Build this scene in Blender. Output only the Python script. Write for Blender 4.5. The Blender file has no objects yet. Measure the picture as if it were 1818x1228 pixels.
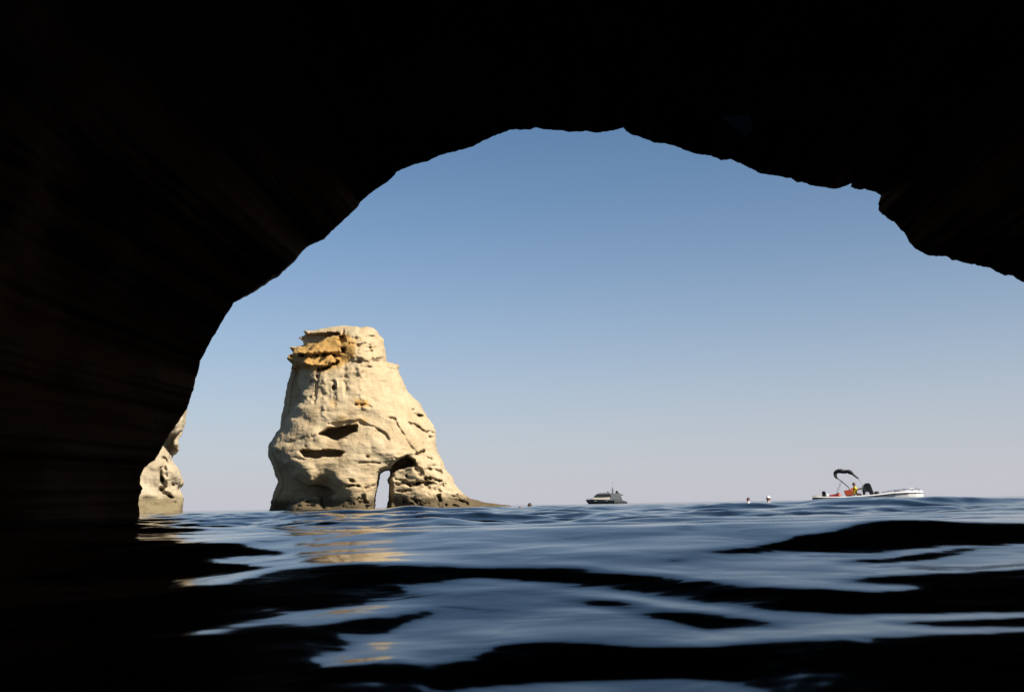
import bpy, bmesh, math
import numpy as np
from mathutils import Vector, Matrix

SC = bpy.context.scene
COL = SC.collection
R = math.radians

# ------------------------------------------------------------------ camera
H = 0.22                      # eye height above the mean sea level
PITCH, ROLL = 9.07, 1.03
FPX = 1767.5                  # focal length in pixels of the 1818 px wide photograph
cp, sp_ = math.cos(R(PITCH)), math.sin(R(PITCH))
ca, sa = math.cos(R(ROLL)), math.sin(R(ROLL))
FWD = np.array([0, cp, sp_]); R0 = np.array([1.0, 0, 0]); U0 = np.array([0, -sp_, cp])
RGT = ca * R0 - sa * U0
UPV = sa * R0 + ca * U0
cam = bpy.data.cameras.new('camera'); cam_ob = bpy.data.objects.new('camera', cam); COL.objects.link(cam_ob)
cam.sensor_width = 36; cam.lens = 36 * FPX / 1818
cam.clip_start = 0.02; cam.clip_end = 30000
cam.dof.use_dof = True; cam.dof.focus_distance = 40; cam.dof.aperture_fstop = 9
mw = Matrix.Identity(4)
for i in range(3):
    mw[i][0] = RGT[i]; mw[i][1] = UPV[i]; mw[i][2] = -FWD[i]
mw[2][3] = H
cam_ob.matrix_world = mw
SC.camera = cam_ob

# ------------------------------------------------------------------ world, sun, exposure
SUN = np.array([0.62, -0.52, 0.58]); SUN /= np.linalg.norm(SUN)
w = bpy.data.worlds.new('World'); SC.world = w; w.use_nodes = True
nt = w.node_tree; nt.nodes.clear()
sky = nt.nodes.new('ShaderNodeTexSky'); sky.sky_type = 'NISHITA'; sky.sun_disc = False
sky.sun_elevation = math.asin(SUN[2]); sky.sun_rotation = math.atan2(SUN[0], SUN[1])
sky.air_density = 1.0; sky.dust_density = 1.0; sky.ozone_density = 6.0; sky.altitude = 0
bg = nt.nodes.new('ShaderNodeBackground'); bg.inputs['Strength'].default_value = 0.054
wo = nt.nodes.new('ShaderNodeOutputWorld')
# pale summer haze thickening towards the horizon, the same all round
wt_ = nt.nodes.new('ShaderNodeTexCoord'); ws = nt.nodes.new('ShaderNodeSeparateXYZ'); nt.links.new(wt_.outputs['Generated'], ws.inputs[0])
def wmath(op, a, b=None):
    n_ = nt.nodes.new('ShaderNodeMath'); n_.operation = op
    for i_, v_ in enumerate((a, b)):
        if v_ is None: continue
        if isinstance(v_, (int, float)): n_.inputs[i_].default_value = v_
        else: nt.links.new(v_, n_.inputs[i_])
    return n_.outputs[0]
hz = wmath('MULTIPLY', wmath('POWER', 2.71828, wmath('MULTIPLY', wmath('POWER', wmath('MULTIPLY', wmath('MAXIMUM', ws.outputs[2], 0.0), 1 / .172), 1.45), -1.0)), .88)
wmx = nt.nodes.new('ShaderNodeMix'); wmx.data_type = 'RGBA'
nt.links.new(hz, wmx.inputs[0]); nt.links.new(sky.outputs[0], wmx.inputs[6])
wmx.inputs[7].default_value = (.628 / .108, .558 / .108, .652 / .108, 1)
tint = nt.nodes.new('ShaderNodeMix'); tint.data_type = 'RGBA'; tint.blend_type = 'MULTIPLY'; tint.inputs[0].default_value = 1.0
tint.inputs[7].default_value = (.94, 1.045, 1.0, 1); nt.links.new(wmx.outputs[2], tint.inputs[6])
nt.links.new(tint.outputs[2], bg.inputs[0]); nt.links.new(bg.outputs[0], wo.inputs[0])
sl = bpy.data.lights.new('sun', 'SUN'); sl.energy = 5.0; sl.angle = R(0.53); sl.color = (1.0, 0.93, 0.82)
so = bpy.data.objects.new('sun', sl); COL.objects.link(so)
so.rotation_euler = Vector(SUN).to_track_quat('Z', 'Y').to_euler(); so.location = (60, -50, 80)
SC.view_settings.view_transform = 'Standard'; SC.view_settings.look = 'None'
SC.view_settings.gamma = 1; SC.view_settings.exposure = 1.0
SC.view_settings.use_curve_mapping = False
SC.render.engine = 'CYCLES'
SC.cycles.max_bounces = 6; SC.cycles.diffuse_bounces = 3; SC.cycles.glossy_bounces = 4
SC.cycles.use_denoising = True
SC.cycles.sample_clamp_indirect = 6

# ------------------------------------------------------------------ helpers
def at(px, py, Y):
    """a photograph pixel as a point at distance Y in front of the camera"""
    px = np.asarray(px, float); py = np.asarray(py, float)
    d = FWD[:, None] * FPX + RGT[:, None] * (px.ravel() - 909) + UPV[:, None] * (614 - py.ravel())
    t = np.asarray(Y, float) / d[1]
    p = d * t; p[2] += H
    return p.T.reshape(px.shape + (3,))

def tag(o, label=None, cat=None, group=None, kind=None):
    if label: o['label'] = label
    if cat: o['category'] = cat
    if group: o['group'] = group
    if kind: o['kind'] = kind
    return o

def empty(name, loc, rz=0.0):
    o = bpy.data.objects.new(name, None); COL.objects.link(o)
    o.location = loc; o.rotation_euler = (0, 0, rz); o.empty_display_size = .1
    return o

def mesh(name, v, f, mat, parent=None, smooth=False):
    me = bpy.data.meshes.new(name)
    if isinstance(f, np.ndarray):
        v = np.asarray(v, np.float32); nf, k = f.shape
        me.vertices.add(len(v)); me.vertices.foreach_set('co', v.ravel())
        me.loops.add(nf * k); me.loops.foreach_set('vertex_index', f.astype(np.int32).ravel())
        me.polygons.add(nf)
        me.polygons.foreach_set('loop_start', np.arange(0, nf * k, k, dtype=np.int32))
        me.polygons.foreach_set('loop_total', np.full(nf, k, np.int32))
        me.update(calc_edges=True)
    else:
        me.from_pydata([tuple(map(float, p)) for p in v], [], f)
    if smooth:
        me.polygons.foreach_set('use_smooth', np.ones(len(me.polygons), bool))
    me.materials.append(mat)
    o = bpy.data.objects.new(name, me); COL.objects.link(o)
    if parent: o.parent = parent
    return o

class Parts:
    """collects simple solids that are joined into one mesh per part"""
    def __init__(s): s.v = []; s.f = []
    def add(s, v, f):
        n = len(s.v); s.v += [tuple(p) for p in v]; s.f += [tuple(i + n for i in q) for q in f]; return s
    def tube(s, pts, r, n=8, sx=1.0):
        pts = [Vector(p) for p in pts]; rr = r if isinstance(r, (list, tuple)) else [r] * len(pts)
        v = []; f = []
        for i, p in enumerate(pts):
            t = (pts[min(i + 1, len(pts) - 1)] - pts[max(i - 1, 0)]).normalized()
            a = t.cross(Vector((0, 1, 0)));
            if a.length < .1: a = t.cross(Vector((1, 0, 0)))
            a.normalize(); b = t.cross(a)
            for k in range(n):
                an = 2 * math.pi * k / n
                v.append(p + a * rr[i] * math.cos(an) + b * rr[i] * math.sin(an))
        for i in range(len(pts) - 1):
            for k in range(n):
                f.append((i * n + k, i * n + (k + 1) % n, (i + 1) * n + (k + 1) % n, (i + 1) * n + k))
        f.append(tuple(range(n))[::-1]); f.append(tuple(range((len(pts) - 1) * n, len(pts) * n)))
        return s.add(v, f)
    def loft(s, secs, caps=True):
        n = len(secs[0]); v = [p for q in secs for p in q]; f = []
        for i in range(len(secs) - 1):
            for k in range(n):
                f.append((i * n + k, i * n + (k + 1) % n, (i + 1) * n + (k + 1) % n, (i + 1) * n + k))
        if caps:
            f.append(tuple(range(n))[::-1]); f.append(tuple(range((len(secs) - 1) * n, len(secs) * n)))
        return s.add(v, f)
    def prism(s, poly, y0, y1, taper=0.0):
        """outline in x-z pushed from y0 to y1, with softened side edges"""
        c = np.mean(poly, 0); out = []
        e = taper * abs(y1 - y0)
        for y, k in ((y0, 1 - taper), (y0 + e, 1), (y1 - e, 1), (y1, 1 - taper)):
            out.append([(c[0] + (x - c[0]) * k, y, c[1] + (z - c[1]) * k) for x, z in poly])
        return s.loft(out)
    def ball(s, c, r, n=14, m=9):
        v = []; f = []
        r = r if isinstance(r, (tuple, list)) else (r, r, r)
        for i in range(m + 1):
            th = math.pi * i / m
            for k in range(n):
                a = 2 * math.pi * k / n
                v.append((c[0] + r[0] * math.sin(th) * math.cos(a), c[1] + r[1] * math.sin(th) * math.sin(a), c[2] + r[2] * math.cos(th)))
        for i in range(m):
            for k in range(n):
                f.append((i * n + k, (i + 1) * n + k, (i + 1) * n + (k + 1) % n, i * n + (k + 1) % n))
        return s.add(v, f)
    def build(s, name, mat, parent=None, smooth=False, bevel=0):
        o = mesh(name, s.v, s.f, mat, parent, smooth)
        bm = bmesh.new(); bm.from_mesh(o.data)
        bmesh.ops.remove_doubles(bm, verts=bm.verts, dist=1e-5)
        bmesh.ops.recalc_face_normals(bm, faces=bm.faces)
        bm.to_mesh(o.data); bm.free()
        if bevel:
            b = o.modifiers.new('bevel', 'BEVEL'); b.width = bevel; b.segments = 2; b.limit_method = 'ANGLE'
        return o

# ------------------------------------------------------------------ noise
class Noise:
    def __init__(s, seed, n=48):
        s.n = n; s.g = np.random.default_rng(seed).random((n, n, n)).astype(np.float32) * 2 - 1
    def __call__(s, p):
        n = s.n; i = np.floor(p).astype(np.int64); f = p - i; f = f * f * (3 - 2 * f)
        i0 = i % n; i1 = (i + 1) % n; g = s.g
        x0, y0, z0 = i0[..., 0], i0[..., 1], i0[..., 2]; x1, y1, z1 = i1[..., 0], i1[..., 1], i1[..., 2]
        fx, fy, fz = f[..., 0], f[..., 1], f[..., 2]
        a = g[x0, y0, z0] * (1 - fx) + g[x1, y0, z0] * fx; b = g[x0, y1, z0] * (1 - fx) + g[x1, y1, z0] * fx
        c = g[x0, y0, z1] * (1 - fx) + g[x1, y0, z1] * fx; d = g[x0, y1, z1] * (1 - fx) + g[x1, y1, z1] * fx
        return (a * (1 - fy) + b * fy) * (1 - fz) + (c * (1 - fy) + d * fy) * fz
NZ = Noise(7)
def fbm(p, octv=4, gain=.5, ridged=False):
    p = np.asarray(p, float); out = 0; a = 1; tot = 0
    for o in range(octv):
        v = NZ(p * 2 ** o + 13.7 * o + 5)
        out = out + a * ((1 - 2 * np.abs(v)) if ridged else v); tot += a; a *= gain
    return out / tot
def noise1(t, seed, octv=5):
    p = np.stack([t, np.full_like(t, seed * 3.17), np.full_like(t, seed * 1.31)], -1)
    return fbm(p, octv, .6)

# ------------------------------------------------------------------ materials
def new_mat(name):
    m = bpy.data.materials.new(name); m.use_nodes = True
    return m, m.node_tree, m.node_tree.nodes['Principled BSDF']
def N(nt, t, **kw):
    n = nt.nodes.new(t)
    for k, v in kw.items():
        if k.startswith('i_'): n.inputs[k[2:].replace('_', ' ')].default_value = v
        else: setattr(n, k, v)
    return n
def paint(name, col, rough=.45, var=.12, scale=6.0, metal=0.0, bump=0.0):
    m, nt, b = new_mat(name); L = nt.links
    tc = N(nt, 'ShaderNodeTexCoord'); nz = N(nt, 'ShaderNodeTexNoise', i_Scale=scale, i_Detail=5.0)
    L.new(tc.outputs['Object'], nz.inputs['Vector'])
    mx = N(nt, 'ShaderNodeMix', data_type='RGBA')
    mx.inputs[6].default_value = tuple(c * (1 - var) for c in col) + (1,)
    mx.inputs[7].default_value = tuple(min(1, c * (1 + var)) for c in col) + (1,)
    L.new(nz.outputs[0], mx.inputs[0]); L.new(mx.outputs[2], b.inputs['Base Color'])
    b.inputs['Roughness'].default_value = rough; b.inputs['Metallic'].default_value = metal
    if bump:
        bp = N(nt, 'ShaderNodeBump', i_Strength=1.0, i_Distance=bump); L.new(nz.outputs[0], bp.inputs['Height'])
        L.new(bp.outputs[0], b.inputs['Normal'])
    return m

def rock_material(name, pale, tan, ochre, wet):
    m, nt, b = new_mat(name); L = nt.links
    tc = N(nt, 'ShaderNodeTexCoord'); P = tc.outputs['Object']
    big = N(nt, 'ShaderNodeTexNoise', i_Scale=.16, i_Detail=6.0, i_Roughness=.62, i_Distortion=.5)
    L.new(P, big.inputs['Vector'])
    r1 = N(nt, 'ShaderNodeMapRange'); r1.inputs[1].default_value = .38; r1.inputs[2].default_value = .66
    L.new(big.outputs[0], r1.inputs[0])
    c1 = N(nt, 'ShaderNodeMix', data_type='RGBA'); c1.inputs[6].default_value = pale + (1,); c1.inputs[7].default_value = tan + (1,)
    L.new(r1.outputs[0], c1.inputs[0])
    # bedding: thin, nearly level bands
    mp = N(nt, 'ShaderNodeMapping'); mp.inputs['Scale'].default_value = (.10, .10, 1.5); mp.inputs['Rotation'].default_value = (.05, .08, 0)
    L.new(P, mp.inputs['Vector'])
    bed = N(nt, 'ShaderNodeTexNoise', i_Scale=1.0, i_Detail=5.0, i_Roughness=.6, i_Distortion=.4); L.new(mp.outputs[0], bed.inputs['Vector'])
    r2 = N(nt, 'ShaderNodeMapRange'); r2.inputs[1].default_value = .56; r2.inputs[2].default_value = .78; r2.inputs[4].default_value = .35
    L.new(bed.outputs[0], r2.inputs[0])
    c2 = N(nt, 'ShaderNodeMix', data_type='RGBA'); c2.inputs[7].default_value = tuple(x * .62 for x in tan) + (1,)
    L.new(r2.outputs[0], c2.inputs[0]); L.new(c1.outputs[2], c2.inputs[6])
    # run-off streaks and patchy weathering
    m3 = N(nt, 'ShaderNodeMapping'); m3.inputs['Scale'].default_value = (.75, .75, .07); L.new(P, m3.inputs['Vector'])
    st = N(nt, 'ShaderNodeTexNoise', i_Scale=1.0, i_Detail=5.0, i_Roughness=.6, i_Distortion=.3); L.new(m3.outputs[0], st.inputs['Vector'])
    r5 = N(nt, 'ShaderNodeMapRange'); r5.inputs[1].default_value = .50; r5.inputs[2].default_value = .74; r5.inputs[4].default_value = .55; L.new(st.outputs[0], r5.inputs[0])
    c5 = N(nt, 'ShaderNodeMix', data_type='RGBA'); c5.inputs[7].default_value = (tan[0] * .66, tan[1] * .62, tan[2] * .60, 1)
    L.new(r5.outputs[0], c5.inputs[0]); L.new(c2.outputs[2], c5.inputs[6])
    mo_ = N(nt, 'ShaderNodeTexNoise', i_Scale=.55, i_Detail=8.0, i_Roughness=.72); L.new(P, mo_.inputs['Vector'])
    r6 = N(nt, 'ShaderNodeMapRange'); r6.inputs[1].default_value = .50; r6.inputs[2].default_value = .72; r6.inputs[4].default_value = .5; L.new(mo_.outputs[0], r6.inputs[0])
    c6 = N(nt, 'ShaderNodeMix', data_type='RGBA'); c6.inputs[7].default_value = (tan[0] * .74, tan[1] * .70, tan[2] * .62, 1)
    L.new(r6.outputs[0], c6.inputs[0]); L.new(c5.outputs[2], c6.inputs[6]); c2 = c6
    # iron stain where the attribute says so
    at_ = N(nt, 'ShaderNodeAttribute', attribute_name='ochre')
    mul = N(nt, 'ShaderNodeMath', operation='MULTIPLY_ADD'); mul.inputs[1].default_value = 1.0
    fine = N(nt, 'ShaderNodeTexNoise', i_Scale=1.3, i_Detail=7.0, i_Roughness=.7); L.new(P, fine.inputs['Vector'])
    f0 = N(nt, 'ShaderNodeMath', operation='SUBTRACT'); f0.inputs[1].default_value = .5; L.new(fine.outputs[0], f0.inputs[0])
    L.new(at_.outputs['Fac'], mul.inputs[0]); L.new(f0.outputs[0], mul.inputs[2])
    r3 = N(nt, 'ShaderNodeMapRange', interpolation_type='SMOOTHSTEP'); r3.inputs[1].default_value = .28; r3.inputs[2].default_value = .85
    L.new(mul.outputs[0], r3.inputs[0])
    c3 = N(nt, 'ShaderNodeMix', data_type='RGBA'); c3.inputs[7].default_value = ochre + (1,)
    L.new(r3.outputs[0], c3.inputs[0]); L.new(c2.outputs[2], c3.inputs[6])
    # tide band
    sx = N(nt, 'ShaderNodeSeparateXYZ'); L.new(P, sx.inputs[0])
    zz = N(nt, 'ShaderNodeMath', operation='MULTIPLY_ADD'); zz.inputs[1].default_value = -2.2
    L.new(f0.outputs[0], zz.inputs[0]); L.new(sx.outputs[2], zz.inputs[2])
    r4 = N(nt, 'ShaderNodeMapRange', interpolation_type='SMOOTHSTEP'); r4.inputs[1].default_value = 2.1; r4.inputs[2].default_value = 1.1
    L.new(zz.outputs[0], r4.inputs[0])
    c4 = N(nt, 'ShaderNodeMix', data_type='RGBA'); c4.inputs[7].default_value = wet + (1,)
    L.new(r4.outputs[0], c4.inputs[0]); L.new(c3.outputs[2], c4.inputs[6]); L.new(c4.outputs[2], b.inputs['Base Color'])
    b.inputs['Roughness'].default_value = .92; b.inputs['Specular IOR Level'].default_value = .25
    # relief
    vo = N(nt, 'ShaderNodeTexVoronoi', i_Scale=.9); L.new(P, vo.inputs['Vector'])
    pit = N(nt, 'ShaderNodeMapRange'); pit.inputs[1].default_value = .0; pit.inputs[2].default_value = .22; L.new(vo.outputs['Distance'], pit.inputs[0])
    s1 = N(nt, 'ShaderNodeMath', operation='MULTIPLY_ADD'); s1.inputs[1].default_value = .35
    L.new(pit.outputs[0], s1.inputs[0]); L.new(fine.outputs[0], s1.inputs[2])
    s2 = N(nt, 'ShaderNodeMath', operation='MULTIPLY_ADD'); s2.inputs[1].default_value = .8
    L.new(bed.outputs[0], s2.inputs[0]); L.new(s1.outputs[0], s2.inputs[2])
    bp = N(nt, 'ShaderNodeBump', i_Strength=.62, i_Distance=.26); L.new(s2.outputs[0], bp.inputs['Height'])
    L.new(bp.outputs[0], b.inputs['Normal'])
    return m

M_ROCK = rock_material('stack_rock', (.375, .296, .184), (.33, .245, .138), (.31, .178, .052), (.085, .062, .032))
M_CLIFF = rock_material('cliff_rock', (.36, .295, .205), (.31, .245, .155), (.26, .155, .06), (.155, .12, .065))

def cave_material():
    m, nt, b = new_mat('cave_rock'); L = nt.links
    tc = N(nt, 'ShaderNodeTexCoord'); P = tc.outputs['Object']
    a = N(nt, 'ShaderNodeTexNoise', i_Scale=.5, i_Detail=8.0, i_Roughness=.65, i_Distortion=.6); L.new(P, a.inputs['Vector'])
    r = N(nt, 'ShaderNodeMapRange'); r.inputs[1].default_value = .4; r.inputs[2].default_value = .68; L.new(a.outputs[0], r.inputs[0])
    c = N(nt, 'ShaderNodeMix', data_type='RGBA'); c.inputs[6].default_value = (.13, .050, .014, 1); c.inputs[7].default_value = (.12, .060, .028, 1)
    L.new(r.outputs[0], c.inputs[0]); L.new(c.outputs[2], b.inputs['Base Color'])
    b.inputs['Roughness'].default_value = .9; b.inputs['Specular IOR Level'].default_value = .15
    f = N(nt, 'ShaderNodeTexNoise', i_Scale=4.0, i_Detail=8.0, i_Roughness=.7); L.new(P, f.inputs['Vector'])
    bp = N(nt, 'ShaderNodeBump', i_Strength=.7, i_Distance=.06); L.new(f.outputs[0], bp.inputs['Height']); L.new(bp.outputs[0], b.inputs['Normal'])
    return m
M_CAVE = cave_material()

def water_material():
    m, nt, b = new_mat('sea_water'); L = nt.links
    tc = N(nt, 'ShaderNodeTexCoord')
    b.inputs['Base Color'].default_value = (.0015, .016, .034, 1)
    b.inputs['Roughness'].default_value = .075; b.inputs['IOR'].default_value = 1.333
    mp = N(nt, 'ShaderNodeMapping'); mp.inputs['Scale'].default_value = (.6, 1.0, 1.0); L.new(tc.outputs['Object'], mp.inputs['Vector'])
    a = N(nt, 'ShaderNodeTexNoise', i_Scale=5.0, i_Detail=3.0, i_Roughness=.45, i_Distortion=.3); L.new(mp.outputs[0], a.inputs['Vector'])
    bp = N(nt, 'ShaderNodeBump', i_Strength=1.0, i_Distance=.006); L.new(a.outputs[0], bp.inputs['Height']); L.new(bp.outputs[0], b.inputs['Normal'])
    return m
M_WATER = water_material()

# ------------------------------------------------------------------ 2D tools for outlines
def sdf_poly(X, Z, poly):
    """signed distance to a polygon, positive inside"""
    P = np.asarray(poly, float); d = np.full(X.shape, 1e9); ins = np.zeros(X.shape, bool)
    for a, b in zip(P, np.roll(P, -1, 0)):
        e = b - a; wx = X - a[0]; wz = Z - a[1]; L2 = (e ** 2).sum() + 1e-9
        t = np.clip((wx * e[0] + wz * e[1]) / L2, 0, 1)
        d = np.minimum(d, (wx - t * e[0]) ** 2 + (wz - t * e[1]) ** 2)
        c = (a[1] > Z) != (b[1] > Z)
        ins ^= c & (X < (b[0] - a[0]) * (Z - a[1]) / (b[1] - a[1] + 1e-12) + a[0])
    d = np.sqrt(d); return np.where(ins, d, -d)
def dist_line(X, Z, pts):
    d = np.full(X.shape, 1e9); P = np.asarray(pts, float)
    for a, b in zip(P[:-1], P[1:]):
        e = b - a; wx = X - a[0]; wz = Z - a[1]; t = np.clip((wx * e[0] + wz * e[1]) / ((e ** 2).sum() + 1e-9), 0, 1)
        d = np.minimum(d, (wx - t * e[0]) ** 2 + (wz - t * e[1]) ** 2)
    return np.sqrt(d)
def sstep(x, a, b):
    t = np.clip((x - a) / (b - a), 0, 1); return t * t * (3 - 2 * t)

def surface_nets(f, org, h):
    s = f < 0
    nx, ny, nz = f.shape
    cnt = np.zeros((nx - 1, ny - 1, nz - 1), np.int8)
    for i in (0, 1):
        for j in (0, 1):
            for k in (0, 1):
                cnt += s[i:nx - 1 + i, j:ny - 1 + j, k:nz - 1 + k]
    I, J, K = np.nonzero((cnt > 0) & (cnt < 8))
    idx = np.full(cnt.shape, -1, np.int32); idx[I, J, K] = np.arange(len(I))
    acc = np.zeros((len(I), 3)); n = np.zeros(len(I))
    cs = [(i, j, k) for i in (0, 1) for j in (0, 1) for k in (0, 1)]
    val = {c: f[I + c[0], J + c[1], K + c[2]] for c in cs}
    for a in cs:
        for ax in range(3):
            if a[ax] == 0:
                b = list(a); b[ax] = 1; b = tuple(b)
                fa, fb = val[a], val[b]; m = (fa < 0) != (fb < 0)
                t = np.where(m, fa / np.where(fa == fb, 1, fa - fb), 0)
                for q in range(3):
                    acc[:, q] += m * (a[q] + (t if q == ax else 0))
                n += m
    V = (np.stack([I, J, K], -1) + acc / n[:, None]) * h + org
    F = []
    for ax in range(3):
        o1, o2 = [(1, 2), (2, 0), (0, 1)][ax]
        sl0 = [slice(1, None)] * 3; sl1 = [slice(1, None)] * 3
        sl0[ax] = slice(0, -1); sl1[ax] = slice(1, None)
        A = s[tuple(sl0)]; B = s[tuple(sl1)]
        for flip, M in ((False, A & ~B), (True, ~A & B)):
            c = np.array(np.nonzero(M)).T
            base = c.copy()
            for q in range(3):
                if q != ax: base[:, q] += 1
            ok = np.all(base < np.array(cnt.shape), 1); base = base[ok]
            def cell(d1, d2):
                t = base.copy(); t[:, o1] -= d1; t[:, o2] -= d2; return idx[t[:, 0], t[:, 1], t[:, 2]]
            q = np.stack([cell(1, 1), cell(0, 1), cell(0, 0), cell(1, 0)], -1)
            F.append(q[:, ::-1] if flip else q)
    F = np.concatenate(F); F = F[(F >= 0).all(1)]
    return V, F

def vert_normals(V, F):
    n = np.cross(V[F[:, 2]] - V[F[:, 0]], V[F[:, 3]] - V[F[:, 1]])
    o = np.zeros_like(V)
    for k in range(4): np.add.at(o, F[:, k], n)
    return o / (np.linalg.norm(o, axis=1, keepdims=True) + 1e-9)

def rock_solid(name, mat, outline, holes, Y0, pts, carve, ochres, h, depth, back, rough, edge=9.0, seed=0):
    """A free-standing rock: outline and relief measured on the photograph at distance Y0.
    pts: how far each place of the face stands out towards the viewer (m)."""
    k = Y0 / FPX
    x0, x1 = min(p[0] for p in outline) - 8, max(p[0] for p in outline) + 8
    y0, y1 = min(p[1] for p in outline) - 8, max(p[1] for p in outline) + 8
    px = np.arange(x0, x1, .8); py = np.arange(y0, y1, .8)
    PX, PY = np.meshgrid(px, py, indexing='ij')
    # a little natural unevenness of the outline
    q = np.stack([PX * .12, PY * .12, np.full_like(PX, seed + .5)], -1)
    q2 = np.stack([PX * .45, PY * .45, np.full_like(PX, seed + 3.5)], -1)
    wob = NZ(q) * 1.0 + NZ(q2) * .7
    mod = NZ(np.stack([PX * .16, PY * .16, np.full_like(PX, seed + 40.)], -1))
    S = sdf_poly(PX, PY, outline)
    for hl in holes: S = np.minimum(S, -sdf_poly(PX, PY, hl))
    S = S + wob * .4
    C = np.array([p[:2] for p in pts], float); D = np.array([p[2] for p in pts], float)
    A = np.linalg.norm(C[:, None] - C[None], axis=2)
    wts = np.linalg.solve(A + np.eye(len(C)) * .01, D - D.mean())
    F = np.full(PX.shape, D.mean())
    for c, wt in zip(C, wts): F += wt * np.sqrt((PX - c[0]) ** 2 + (PY - c[1]) ** 2 + 2)
    F += 0.9 * fbm(np.stack([PX * .02, PY * .03, np.full_like(PX, seed + 9.)], -1), 3)
    g = np.sqrt(np.clip(1 - (1 - np.clip(S / edge, 0, 1)) ** 2, 0, 1))
    F = np.maximum(F, .4)
    for kind, geo, amt, soft in carve:
        if kind == 'poly': mk = sstep(sdf_poly(PX + wob * 1.6, PY + wob * 1.3, geo), -soft * .4, soft)
        else: mk = (1 - sstep(dist_line(PX + wob * 2.2, PY + wob * 1.6, geo), soft * .15, soft * 1.15)) * np.clip(.62 + .9 * mod, .12, 1.25)
        F = F + amt * mk
    F = np.maximum(F, .15 - 4.5 * sstep(S, 9, 22)) * g
    Bk = back * np.sqrt(np.clip(1 - (1 - np.clip(S / 60., 0, 1)) ** 2, 0, 1)) * (1 + .3 * NZ(np.stack([PX * .03, PY * .03, np.full_like(PX, 77.)], -1)))
    ys = np.arange(Y0 - depth, Y0 + back * 1.35 + 2 * h, h)
    P0 = at(np.array([x0, x1]), np.array([y1, y0]), Y0)
    c4 = at(np.array([x0, x0, x1, x1]), np.array([y0, y1, y0, y1]), Y0)
    xs = np.arange(c4[:, 0].min() - 1, c4[:, 0].max() + 1, h)
    zs = np.arange(-1.2, c4[:, 2].max() + .8, h)
    f = np.empty((len(xs), len(ys), len(zs)), np.float32)
    XX, ZZ = np.meshgrid(xs, zs, indexing='ij')
    def to_px(X, Y, Z):
        d = np.stack([X, Y + 0 * X, Z - H], -1); b = d @ FWD
        return 909 + FPX * (d @ RGT) / b, 614 - FPX * (d @ UPV) / b
    def samp(G, u, v):
        u = np.clip((u - x0) / .8, 0, len(px) - 1.001); v = np.clip((v - y0) / .8, 0, len(py) - 1.001)
        i = u.astype(int); j = v.astype(int); a = u - i; b = v - j
        return (G[i, j] * (1 - a) + G[i + 1, j] * a) * (1 - b) + (G[i, j + 1] * (1 - a) + G[i + 1, j + 1] * a) * b
    for j, y in enumerate(ys):
        u, v = to_px(XX, y, ZZ)
        s_ = samp(S, u, v) * k
        if y <= Y0: e = y - (Y0 - samp(F, u, v))
        else: e = (Y0 + samp(Bk, u, v)) - y
        f[:, j, :] = -np.minimum(s_, e * .8)
    V, Q = surface_nets(f, np.array([xs[0], ys[0], zs[0]]), h)
    nrm = vert_normals(V, Q)
    if nrm[np.argmax(V[:, 2]), 2] < 0: Q = Q[:, ::-1]; nrm = -nrm
    # weathering relief
    hard = fbm(V * np.array([.22, .22, .5]) + seed, 4)
    d = rough * (.55 * fbm(V * np.array([.35, .35, .7]) + seed + 30, 4, .55) + .30 * fbm(V * np.array([.9, .9, 2.2]) + 60, 4, .6)
                 + .28 * np.minimum(0, fbm(V * 1.1 + 90, 3, .5, True) - .25) )
    V = V + nrm * d[:, None]
    o = mesh(name, V, Q, mat, None, True)
    # mineral colour of the beds, stored per vertex
    u, v = to_px(V[:, 0], V[:, 1], V[:, 2])
    oc = np.zeros(len(V))
    for geo, amt, soft in ochres: oc = np.maximum(oc, amt * sstep(sdf_poly(u, v, geo), -soft, soft))
    a = o.data.attributes.new('ochre', 'FLOAT', 'POINT'); a.data.foreach_set('value', oc.astype(np.float32))
    return o

# ------------------------------------------------------------------ the sea stack
stack_outline = [(539, 587), (555, 588), (570, 584), (592, 580), (614, 578.7), (634, 578.7), (638, 581), (649, 578.7), (662, 581), (669, 587.5), (672, 594), (681, 602),
    (682, 613), (685.5, 630), (687, 642.5), (698, 645), (709, 648), (707.5, 655), (713, 670), (722, 692), (734, 706), (746, 718), (761, 743), (770, 758), (774, 769), (774, 787.5),
    (777, 803), (787, 819), (790, 832), (803, 846), (808.5, 859), (824, 877), (835, 885), (856, 891), (882, 895), (906, 898), (925, 930), (470, 930), (479, 904), (482, 886), (493, 856),
    (489, 845), (484, 828), (476, 812), (476, 801), (480, 786), (490, 768), (498, 759), (501, 736), (505, 710), (509.5, 681), (516, 659), (519, 645), (509, 637), (513, 630), (521, 627), (514, 615.5), (526, 615), (540, 613), (539, 606), (530, 599.5), (540, 596), (543, 593)]
stack_hole = [(663, 935), (664.6, 903.6), (667, 885), (668.5, 872), (672.5, 856), (675, 842), (679, 838), (683, 836), (691, 835), (693.6, 843), (688, 851), (691, 859), (690, 880), (687.5, 901), (686, 935)]
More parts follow.
